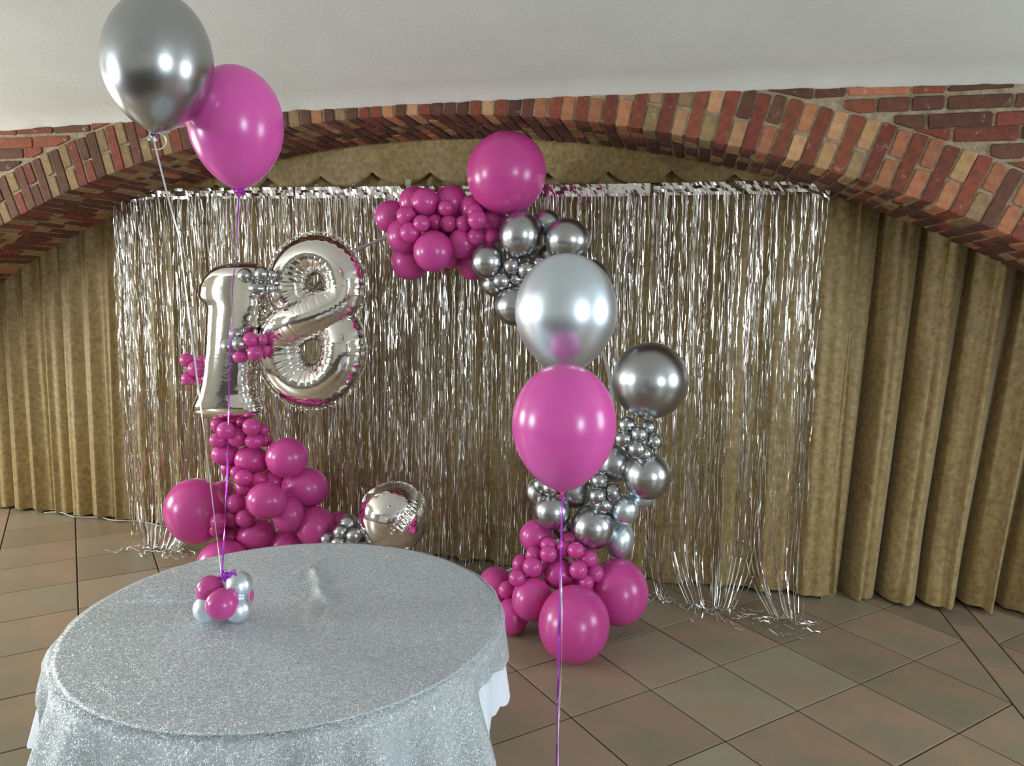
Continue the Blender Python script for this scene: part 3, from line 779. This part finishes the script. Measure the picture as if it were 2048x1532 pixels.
# resample
P2 = np.vstack([path, path[:1]]); sl = np.r_[0, np.cumsum(np.hypot(*np.diff(P2, axis=0).T))]; n8 = 480
tt = np.linspace(0, sl[-1], n8, endpoint=False); path = np.stack([np.interp(tt, sl, P2[:, 0]), np.interp(tt, sl, P2[:, 1])], 1)
eight = empty('foil_number', npt(625, 815)); tag(eight, 'large mirror silver foil number eight floating left of centre', 'foil balloon')
V = []; ns = 52
tang = np.roll(path, -1, 0)-np.roll(path, 1, 0); tang /= np.hypot(*tang.T)[:, None]
mid = (path[:, 1]-572)/(699-572)
for i in range(n8):
    x, y = path[i]; tx, ty = tang[i]; nx, ny = ty, -tx
    # the strand from upper right to lower left passes in front at the crossing
    cross = math.exp(-((y-637)/30)**2)
    slope = tx*ty
    front = cross*(1 if slope < 0 else -1)*16
    w = 36.5 + 4*max(0, min(1, mid[i])) + 3*cross
    c_in = (up_c if mid[i] < .5 else lo_c)
    inward = (c_in[0]-x)*nx + (c_in[1]-y)*ny
    for q in range(ns):
        a = 2*PI*q/ns; ca, sa = math.cos(a), math.sin(a)
        side = ca if inward > 0 else -ca            # +1 at the hole side
        pl = .085*max(0, side)**.8*max(0, 1-abs(math.sin(i*PI/n8*46+.7*math.sin(i*.13)))*2.6) * (1-cross*.6)
        pl2 = .016*max(0, -side)**6*math.sin(i*2*PI/n8*70)
        k = w*(1-pl-pl2)*(1+.10*abs(ca)**12)
        px, py = x+nx*ca*k, y+ny*ca*k
        V.append(npt(px, py) + Vector((0, -1, 0))*((sa*k*.92+front)*sc8))
Fc = [(i*ns+q, i*ns+(q+1) % ns, ((i+1) % n8)*ns+(q+1) % ns, ((i+1) % n8)*ns+q) for i in range(n8) for q in range(ns)]
under(ob('foil_body', mesh('foil_body', V, Fc, M['foil'], True)), eight)
# seam line: thin crimped flange round the outside
def flange(pts, name, parent, w=.006):
    V = []; m = len(pts)
    for i, (p, n) in enumerate(pts):
        z = .002*math.sin(i*1.9)
        V += [p + Vector((0, -.0006+z, 0)), p + n*w + Vector((0, -z, 0))]
    Fc = [(2*i, 2*i+1, (2*i+3) % (2*m), (2*i+2) % (2*m)) for i in range(m)]
    under(ob(name, mesh(name, V, Fc, M['foil'])), parent)
def outline8():
    out = []
    for c, r, w, a0, a1 in ((up_c, up_r, 39, -38, 218), (lo_c, lo_r, 43, 142, 398)):
        for a in np.radians(np.linspace(a0, a1, 110)):
            n = Vector((VR.x*math.cos(a), VR.y*math.cos(a), math.sin(a))); 
            out.append((npt(c[0]+(r[0]+w*1.07)*math.cos(a), c[1]-(r[1]+w*1.07)*math.sin(a)), n.normalized()))
    return out
fo = outline8(); h = len(fo)//2
for part in (fo[:h], fo[h:]):
    V = []
    for i, (p, n) in enumerate(part):
        z = .0025*math.sin(i*1.7); V += [p + Vector((0, z, 0)), p + n*.007 + Vector((0, -z, 0))]
    under(ob('seam', mesh('seam', V, [(2*i, 2*i+1, 2*i+3, 2*i+2) for i in range(len(part)-1)], M['foil'])), eight)
# the one: lofted from left/right outlines
one = empty('foil_number', npt(452, 835)); tag(one, 'large mirror silver foil number one left of the foil eight', 'foil balloon')
Lx = [(524, 468), (529, 448), (535, 434), (546, 421), (560, 410), (574, 403), (592, 401), (601, 405), (607, 415), (615, 419), (640, 417), (700, 415), (760, 408), (788, 401), (800, 394), (812, 389), (822, 388), (832, 400), (838, 420)]
Rx = [(524, 500), (529, 520), (538, 528), (548, 535), (575, 534), (620, 530), (665, 524), (720, 515), (760, 512), (788, 514), (800, 519), (812, 524), (822, 524), (832, 518), (838, 500)]
NV = 90; ns = 44; V = []
for j in range(NV+1):
    t = j/NV; v = 524 + (838-524)*(.5-.5*math.cos(PI*t))*1.0
    xl = np.interp(v, [a[0] for a in Lx], [a[1] for a in Lx]); xr = np.interp(v, [a[0] for a in Rx], [a[1] for a in Rx])
    e = min(1, max(0, v-524)/30, max(0, 838-v)/26); dep_ = 46*math.sqrt(max(.0004, 1-(1-e)**2))
    hw = (xr-xl)/2; cxp = (xl+xr)/2
    for q in range(ns):
        a = 2*PI*q/ns; ca, sa = math.cos(a), math.sin(a)
        sx = math.copysign(abs(ca)**.9, ca)
        k = 1+.0*ca
        wr = 1 - .05*abs(ca)**4*(.5+.5*math.sin(j*1.55))*(1 if 10 < j < 80 else 2)
        V.append(npt(cxp+hw*sx*wr, v) + Vector((0, -1, 0))*(math.copysign(abs(sa)**.85, sa)*dep_*min(1, hw/46)*sc8*.9))
Fc = [(j*ns+q, j*ns+(q+1) % ns, (j+1)*ns+(q+1) % ns, (j+1)*ns+q) for j in range(NV) for q in range(ns)] + [tuple(range(ns-1, -1, -1)), tuple(NV*ns+q for q in range(ns))]
under(ob('foil_body', mesh('foil_body', V, Fc, M['foil'], True)), one)
for side, sg in ((Lx, -1), (Rx, 1)):
    V = []; m = 110
    for i in range(m+1):
        v = 533+(835-533)*i/m; x = np.interp(v, [a[0] for a in side], [a[1] for a in side])
        z = .0025*math.sin(i*1.7); V += [npt(x-sg*2, v)+Vector((0, z, 0)), npt(x-sg*2, v)+VR*sg*.008+Vector((0, -z, 0))]
    under(ob('seam', mesh('seam', V, [(2*i, 2*i+1, 2*i+3, 2*i+2) for i in range(m)], M['foil'])), one)
# cord from the hoop to the eight
pts = [npt(700, 503), npt(712, 497, 3.5), npt(742, 487, 3.56), npt(775, 478, 3.62), npt(792, 474, 3.64)]
tag(ob('cord', mesh('cord', *tube(pts, .0045, 6), M['cord'])), 'white cord from the foil eight up to the top garland', 'cord')
# round foil balloon
P0 = npt(788, 1033, 3.42); ro = 71*3.42/ray(788, 1033).y/F
nu, nv = 180, 72; V = []
ax = (-VR*.68+VU*.66-VF*.26).normalized(); b1 = ax.cross(Vector((0, 0, 1))).normalized(); b2 = ax.cross(b1)
for i in range(nu):
    a = 2*PI*i/nu
    for j in range(nv+1):
        th = PI*j/nv; lat = th-PI/2
        seam = abs(math.cos(2*a))**40 if False else 0
        g = math.exp(-(lat/.10)**2)
        r = ro*(1 - .035*g - .022*g*math.sin(i*2*PI/nu*52) - .02*math.exp(-((abs(lat)-1.45)/.12)**2)*math.sin(i*2*PI/nu*24))
        V.append(ax*(r*math.cos(th)) + (b1*math.cos(a)+b2*math.sin(a))*(r*math.sin(th)))
Fc = grid(nu, nv+1, True)
orb = ob('round_foil_balloon', mesh('round_foil_balloon', V, Fc, M['foil'], True), loc=P0)
tag(orb, 'round mirror silver foil balloon standing behind the table', 'foil balloon')

minis = [('s',491,551,15,15,1,'mini silver balloon at the far left on the head of the foil one'),('s',524,548,15,15,1,'mini silver balloon high between the foil one and eight'),
 ('s',516,577,18,13,1.3,'oval mini silver balloon below the pair between the foil numbers'),('s',545,550,9,11,.6,'narrow mini silver balloon touching the foil eight, upper'),
 ('s',540,577,9,12,.6,'narrow mini silver balloon touching the foil eight, lower'),
 ('s',472,668,13,12,1,'mini silver balloon highest on the waist of the foil one'),('s',479,688,14.5,14,1.6,'mini silver balloon in front on the waist of the foil one'),
 ('s',455,693,12,13,.8,'mini silver balloon behind the purple ribbon on the waist of the foil one'),
 ('p',502,680,16,15,1,'mini magenta balloon at the top of the waist cluster'),('p',511,706,16,15,1.5,'mini magenta balloon in front of the waist cluster'),
 ('p',482,713,16,13,1,'mini magenta balloon lowest in the waist cluster'),('p',526,679,9,12,.5,'narrow mini magenta balloon touching the foil eight, higher'),
 ('p',532,701,8,11,.5,'narrow mini magenta balloon touching the foil eight, lower'),
 ('p',374,720,14,14,1,'mini magenta balloon top left beside the stem of the foil one'),('p',394,737,18,17,1.5,'mini magenta balloon in front left of the stem of the foil one'),
 ('p',377,757,14,14,1,'mini magenta balloon bottom left beside the stem of the foil one'),('p',404,722,11,12,.6,'mini magenta balloon behind, touching the stem of the foil one, upper'),
 ('p',403,757,12,12,.6,'mini magenta balloon behind, touching the stem of the foil one, lower')]
for (k, u, v, rx, ry, ly, lab) in minis:
    yy = (3.34 if u > 430 else 3.44) - .03*ly; P = npt(u, v, yy); s = yy/ray(u, v).y/F
    tag(place_balloon(BM[k, 0], P, rx*s, (rx+ry)/2*s, ry*s, random.uniform(-.3, .3)), lab, 'balloon', G7)

# ------------------------------------------------------------------ table, cloths
def camxy(x, y): return Vector((x*_cy - y*_sy, x*_sy + y*_cy, 0))
TC = camxy(-.57, 1.855); TR = .548; TZ = .745
tb = empty('round_table', (TC.x, TC.y, 0)); tag(tb, 'round banquet table hidden under the silver sequin cloth', 'table')
pts = [(TR-.02, TZ-.03), (TR-.012, TZ-.03), (TR-.006, TZ-.012), (TR-.01, TZ-.006), (TR-.02, TZ-.005)]
V = []; ns = 72
for (r, z) in [(.001, TZ-.03)] + pts + [(.001, TZ-.005)]:
    V += [(r*math.cos(2*PI*i/ns), r*math.sin(2*PI*i/ns), z) for i in range(ns)]
Fc = [(j*ns+i, j*ns+(i+1) % ns, (j+1)*ns+(i+1) % ns, (j+1)*ns+i) for j in range(6) for i in range(ns)]
ob('tabletop', mesh('tabletop', V, Fc, M['wood'], False), tb)
for k in range(4):
    a = PI/4+k*PI/2; x, y = .36*math.cos(a), .36*math.sin(a)
    ob('leg', mesh('leg', *tube([(x*1.1, y*1.1, 0), (x, y, TZ-.03)], .018, 10), M['wood'], True), tb)
def interp_ang(phi, tab):
    a = [t[0] for t in tab]; b = [t[1] for t in tab]
    return float(np.interp(phi % 360, a, b))
def cloth(name, mat_, off, ztop_, Ltab, amp, nf, seed, wr, hem=0, flare=None):
    NA, NT, ND = 540, 46, 34; V = []
    for i in range(NA):
        ph = 360*i/NA; th = math.radians(ph)+YAW; L = interp_ang(ph, Ltab)
        if hem: L *= 1+hem*abs(math.sin(math.radians(ph)*36))
        c, s = math.cos(th), math.sin(th)
        for j in range(NT):
            r = (TR+off-.012)*j/(NT-1)
            x, y = TC.x+r*c, TC.y+r*s
            V.append((x, y, ztop_ + wr(x-TC.x, y-TC.y) ))
        fold = math.sin(nf*math.radians(ph)+seed+1.1*math.sin(math.radians(ph)*3+seed)) + .5*math.sin(round(nf*2.3)*math.radians(ph)+seed*2)
        fold = (fold+1.0)*.5; fl = interp_ang(ph, flare) if flare else 0
        for j in range(ND):
            d = L*j/(ND-1); b = min(1, d/.02)
            r = TR + off - .012 + .012*math.sin(b*PI/2) + amp*fold*min(1, d/.26)**.9*min(1, abs((ph+20) % 360-5)/30) + fl*min(1, d/.25)
            V.append((TC.x+r*c, TC.y+r*s, ztop_ - (d if d > .02 else .012*(1-math.cos(b*PI/2))+ (d-.02*0)*.4)))
    m = mesh(name, V, grid(NA, NT+ND, True), mat_, True)
    return ob(name, m)
o = cloth('tablecloth', M['white_cloth'], .000, TZ-.003, [(0, .19), (20, .18), (60, .2), (150, .22), (180, .2), (205, .22), (216, .24), (228, .5), (300, .5), (322, .45), (328, .25), (345, .19), (360, .19)], .1, 12, 2.2, lambda x, y: 0, .05,
          [(0, .004), (12, .008), (60, 0), (150, 0), (195, -.018), (216, -.018), (222, .0), (360, .004)])
tag(o, 'plain white tablecloth showing below the sequin cloth, scalloped hem', 'tablecloth')
CP = atz(447, 1252, TZ)      # foot of the centrepiece
def wrinkle(x, y):
    X, Y = x*_cy + y*_sy, -x*_sy + y*_cy      # picture-aligned table coordinates
    e = max(0, 1-math.hypot(x, y)/TR)
    z = .0012*mnoise.noise((x*14, y*14, 1))
    # ridge right behind/right of the centrepiece
    for (ax_, ay_, bx, by, h, w) in ((-.03, .30, .03, .16, .012, .014), (.02, .16, .08, .04, .016, .012), (.03, .08, .055, -.06, .009, .012), (.08, .05, .11, -.08, .007, .014), (-.02, .38, -.08, .26, .006, .012), (-.12, .36, -.2, .3, .005, .01),
                                     (-.44, .13, -.20, .14, .009, .010), (-.47, .05, -.18, .06, .009, .010), (-.42, .09, -.22, .095, .007, .009), (-.40, .17, -.24, .18, .006, .009)):
        dx, dy = bx-ax_, by-ay_; L2 = dx*dx+dy*dy; t = max(0, min(1, ((X-ax_)*dx+(Y-ay_)*dy)/L2))
        dd = math.hypot(X-ax_-t*dx, Y-ay_-t*dy); z += h*math.exp(-(dd/w)**2)*math.sin(PI*min(1, .15+t*.85))
    return (z + .0015)*min(1, e*12)
o = cloth('sequin_overlay', M['sequin'], .012, TZ+.006, [(0, .06), (6, .04), (40, .14), (90, .2), (140, .2), (165, .1), (190, .05), (208, .03), (214, .10), (219, .6), (314, .6), (322, .40), (329, .15), (336, .08), (342, .07), (350, .10), (356, .09), (360, .06)], .105, 12, 2.2, wrinkle)
tag(o, 'silver sequin cloth draped over the round table', 'tablecloth')

# ------------------------------------------------------------------ table centrepiece
cpb = [('s', 415, 1238, 27, 27, 0, 'pale silver balloon at the lower left of the centrepiece'), ('s', 477, 1233, 27, 27, 0, 'pale silver balloon at the lower right of the centrepiece'),
       ('p', 447, 1240, 22, 22, .045, 'magenta balloon at the bottom centre behind the silver pair'), ('p', 444, 1208, 32, 31, -.035, 'magenta balloon in front of the centrepiece'),
       ('p', 420, 1181, 27, 30, .01, 'magenta balloon at the upper left of the centrepiece'), ('s', 478, 1170, 27, 28, .01, 'pale silver balloon at the upper right of the centrepiece'),
       ('p', 487, 1192, 20, 20, .05, 'magenta balloon peeking out at the right of the centrepiece')]
Dz = (CP-CAMP).dot(VF)
for (k, u, v, rx, ry, dd, lab) in cpb:
    d_ = Dz+dd; s = d_/F; P = atd(u, v, d_)
    r_ = ry*s; P.z = max(P.z, TZ+.012+r_*.98)
    tag(place_balloon(BM['l' if k == 's' else 'p', 1], P, rx*s, (rx+ry)/2*s, r_), lab, 'balloon', G8)
knot = atd(446, 1158, Dz)
cr = empty('ribbon_curls', knot); tag(cr, 'curled purple ribbon tuft on top of the table centrepiece', 'ribbon')
for k in range(11):
    a0 = random.uniform(0, 6.28); dirv = VR*random.uniform(-.2, 1.0)+Vector((0, 0, random.uniform(-.15, .6)))+VF*random.uniform(-.5, .2)
    pts = []; tw = []
    for i in range(22):
        t = i/21; rad = .006+.003*t
        pts.append(knot + dirv*t*.045 + VR*rad*math.cos(a0+t*14) + Vector((0, 0, 1))*rad*math.sin(a0+t*14) + VF*(t*.01))
        tw.append(a0+t*9)
    under(ob('curl', mesh('curl', *ribbon(pts, .006, tw), M['purple'] if k % 4 else M['white_ribbon'])), cr)

# ------------------------------------------------------------------ floating balloons
def drop_mesh(mat_, up, low, pw=.62, ns=72):
    prof = []
    for j in range(20): a = PI/2*j/19; prof.append((math.sin(a), up*math.cos(a)))
    for j in range(1, 34):
        v = j/34; prof.append(((1-v**2.0)**pw*(1-.06*v**3), -low*v))
    prof.append((.075, -low*.992)); prof.append((.05, -low-.03))
    V = []
    for (r, z) in prof: V += [(max(r, 1e-4)*math.cos(2*PI*i/ns), max(r, 1e-4)*math.sin(2*PI*i/ns), z) for i in range(ns)]
    Fc = [(j*ns+i, (j+1)*ns+i, (j+1)*ns+(i+1) % ns, j*ns+(i+1) % ns) for j in range(len(prof)-1) for i in range(ns)]
    return mesh('envelope', V, Fc, mat_, True)
def knot_mesh(mat_, ns=20):
    prof = [(.045, .012), (.05, 0), (.030, -.012), (.022, -.02), (.045, -.05), (.095, -.085), (.105, -.097), (.092, -.098), (.04, -.07)]
    V = []
    for (r, z) in prof: V += [(r*math.cos(2*PI*i/ns), r*math.sin(2*PI*i/ns), z) for i in range(ns)]
    Fc = [(j*ns+i, (j+1)*ns+i, (j+1)*ns+(i+1) % ns, j*ns+(i+1) % ns) for j in range(len(prof)-1) for i in range(ns)]
    return mesh('knot', V, Fc, mat_, True)
def floater(u, v, r, up, low, d, mat_, lab, tilt=0, ktilt=(0, 0)):
    P = atd(u, v, d); s = d/F
    t = empty('helium_balloon', P); tag(t, lab, 'balloon')
    R = Matrix.Rotation(tilt, 3, VF)
    rt = R @ Vector((VR.x, VR.y, 0)).normalized(); upv = R @ Vector((0, 0, 1)); fw = upv.cross(rt)
    B = Matrix((rt, fw, upv)).transposed().to_4x4() @ Matrix.Diagonal((r*s, r*s, r*s, 1))
    t.matrix_world = Matrix.Translation(P)
    a = ob('envelope', drop_mesh(mat_, up/r, low/r), t); a.matrix_local = B
    b = ob('knot', knot_mesh(mat_), t); b.matrix_local = B @ Matrix.Translation((0, 0, -low/r-.035)) @ Matrix.Rotation(ktilt[0], 4, 'X') @ Matrix.Rotation(ktilt[1], 4, 'Y')
    return P + upv*(-(low/r+.06)*r*s)
n1 = floater(316, 128, 104, 136, 134, 1.93, M['chrome'], 'floating chrome silver balloon at the top left above the table', math.radians(7), (.9, .2))
n2 = floater(472, 245, 92, 109, 131, 2.12, M['pinkf'], 'floating magenta balloon behind the chrome one at the top left', math.radians(-1))
n3 = floater(1132, 622, 102, 114, 128, 2.14, M['pearl'], 'floating pale silver balloon above the other magenta one, right of centre')
n4 = floater(1128, 848, 104, 121, 138, 1.97, M['pinkf'], 'floating light magenta balloon in front of the garland, right of centre', 0, (-.5, .3))
def rib(name, us, d0, d1, mat_, lab, w=.005, tw=1.4, seed=0, start=None):
    P = []; n = 60
    for i in range(n):
        t = i/(n-1); u = np.interp(t, [a[0] for a in us], [a[1] for a in us]); v = np.interp(t, [a[0] for a in us], [a[2] for a in us])
        P.append(atd(u, v, d0+(d1-d0)*t))
    if start is not None:
        off = start-P[0]
        for i in range(n): P[i] = P[i] + off*max(0, 1-i/14)
    tws = [tw*math.sin(i*.21+seed)+.5*math.sin(i*.07+seed) for i in range(n)]
    return tag(ob(name, mesh(name, *ribbon(P, w, tws), mat_)), lab, 'ribbon')
rib('ribbon', [(0, 336, 278), (.15, 348, 400), (.3, 364, 520), (.55, 392, 740), (.8, 420, 960), (1, 443, 1155)], 1.93, Dz, M['white_ribbon'], 'long silver ribbon from the top left chrome balloon down to the centrepiece', .0048, .6, 1, n1)
rib('ribbon', [(0, 468, 385), (.2, 467, 540), (.45, 459, 730), (.7, 455, 940), (1, 444, 1155)], 2.12, Dz, M['purple'], 'long purple ribbon from the top left magenta balloon down to the centrepiece', .0045, 1.2, 2, n2)
# purple curls at the knot of the upper left magenta balloon
t = empty('ribbon_curls', n2); tag(t, 'small curled purple ribbon at the knot of the top left magenta balloon', 'ribbon')
for k in range(3):
    a0 = k*2.1; pts = [n2 + Vector((0, 0, .008)) + VR*(.014*math.cos(a0+i*.45)) + VF*(.012*math.sin(a0+i*.45)) + Vector((0, 0, -.004*k+.006*math.sin(i*.8))) for i in range(15)]
    under(ob('curl', mesh('curl', *ribbon(pts, .007, [i*.3 for i in range(15)]), M['purple'])), t)
pts = [n1 + VR*(.008+.028*math.sin(a)) + Vector((0, 0, .006+.022*math.cos(a)-.02)) for a in np.linspace(0, 3.6, 16)]
tag(ob('ribbon', mesh('ribbon', *ribbon(pts, .003, [.2]*16), M['white_ribbon'])), 'short curled ribbon end at the knot of the top left chrome balloon', 'ribbon')
# right pair runs down past the frame to a weight on the floor
wp = Vector(atd(1113, 1532, 2.02)); wp.z = 0; 
def rib2(name, us, d, mat_, lab, seed, tw, w):
    P = []
    for i in range(70):
        t = i/69; u = np.interp(t, [a[0] for a in us], [a[1] for a in us]); v = np.interp(t, [a[0] for a in us], [a[2] for a in us]); P.append(atd(u, v, d))
    last = P[-1]
    for k in range(1, 12): P.append(last + (Vector((wp.x, wp.y, .10))-last)*k/11)
    return tag(ob(name, mesh(name, *ribbon(P, w, [tw*math.sin(i*.19+seed)+.3 for i in range(len(P))]), mat_)), lab, 'ribbon')
rib2('ribbon', [(0, 1125, 990), (.2, 1122, 1100), (.5, 1118, 1260), (.8, 1115, 1420), (1, 1113, 1532)], 1.97, M['purple'], 'long purple ribbon of the right floating magenta balloon', 0, .8, .0058)
rib2('ribbon', [(0, 1128, 755), (.3, 1125, 1000), (.45, 1121, 1120), (.6, 1124, 1230), (.7, 1123, 1330), (.85, 1117, 1440), (1, 1116, 1532)], 2.0, M['white_ribbon'], 'glittering silver ribbon of the right floating pale silver balloon', 2, 1.3, .0052)
w_ = ob('balloon_weight', sphere_mesh('balloon_weight', 28, 18, M['chrome'], False), loc=(wp.x, wp.y, .05)); w_.scale = (.05, .05, .05)
tag(w_, 'small weight on the floor holding the right pair of ribbons', 'weight')
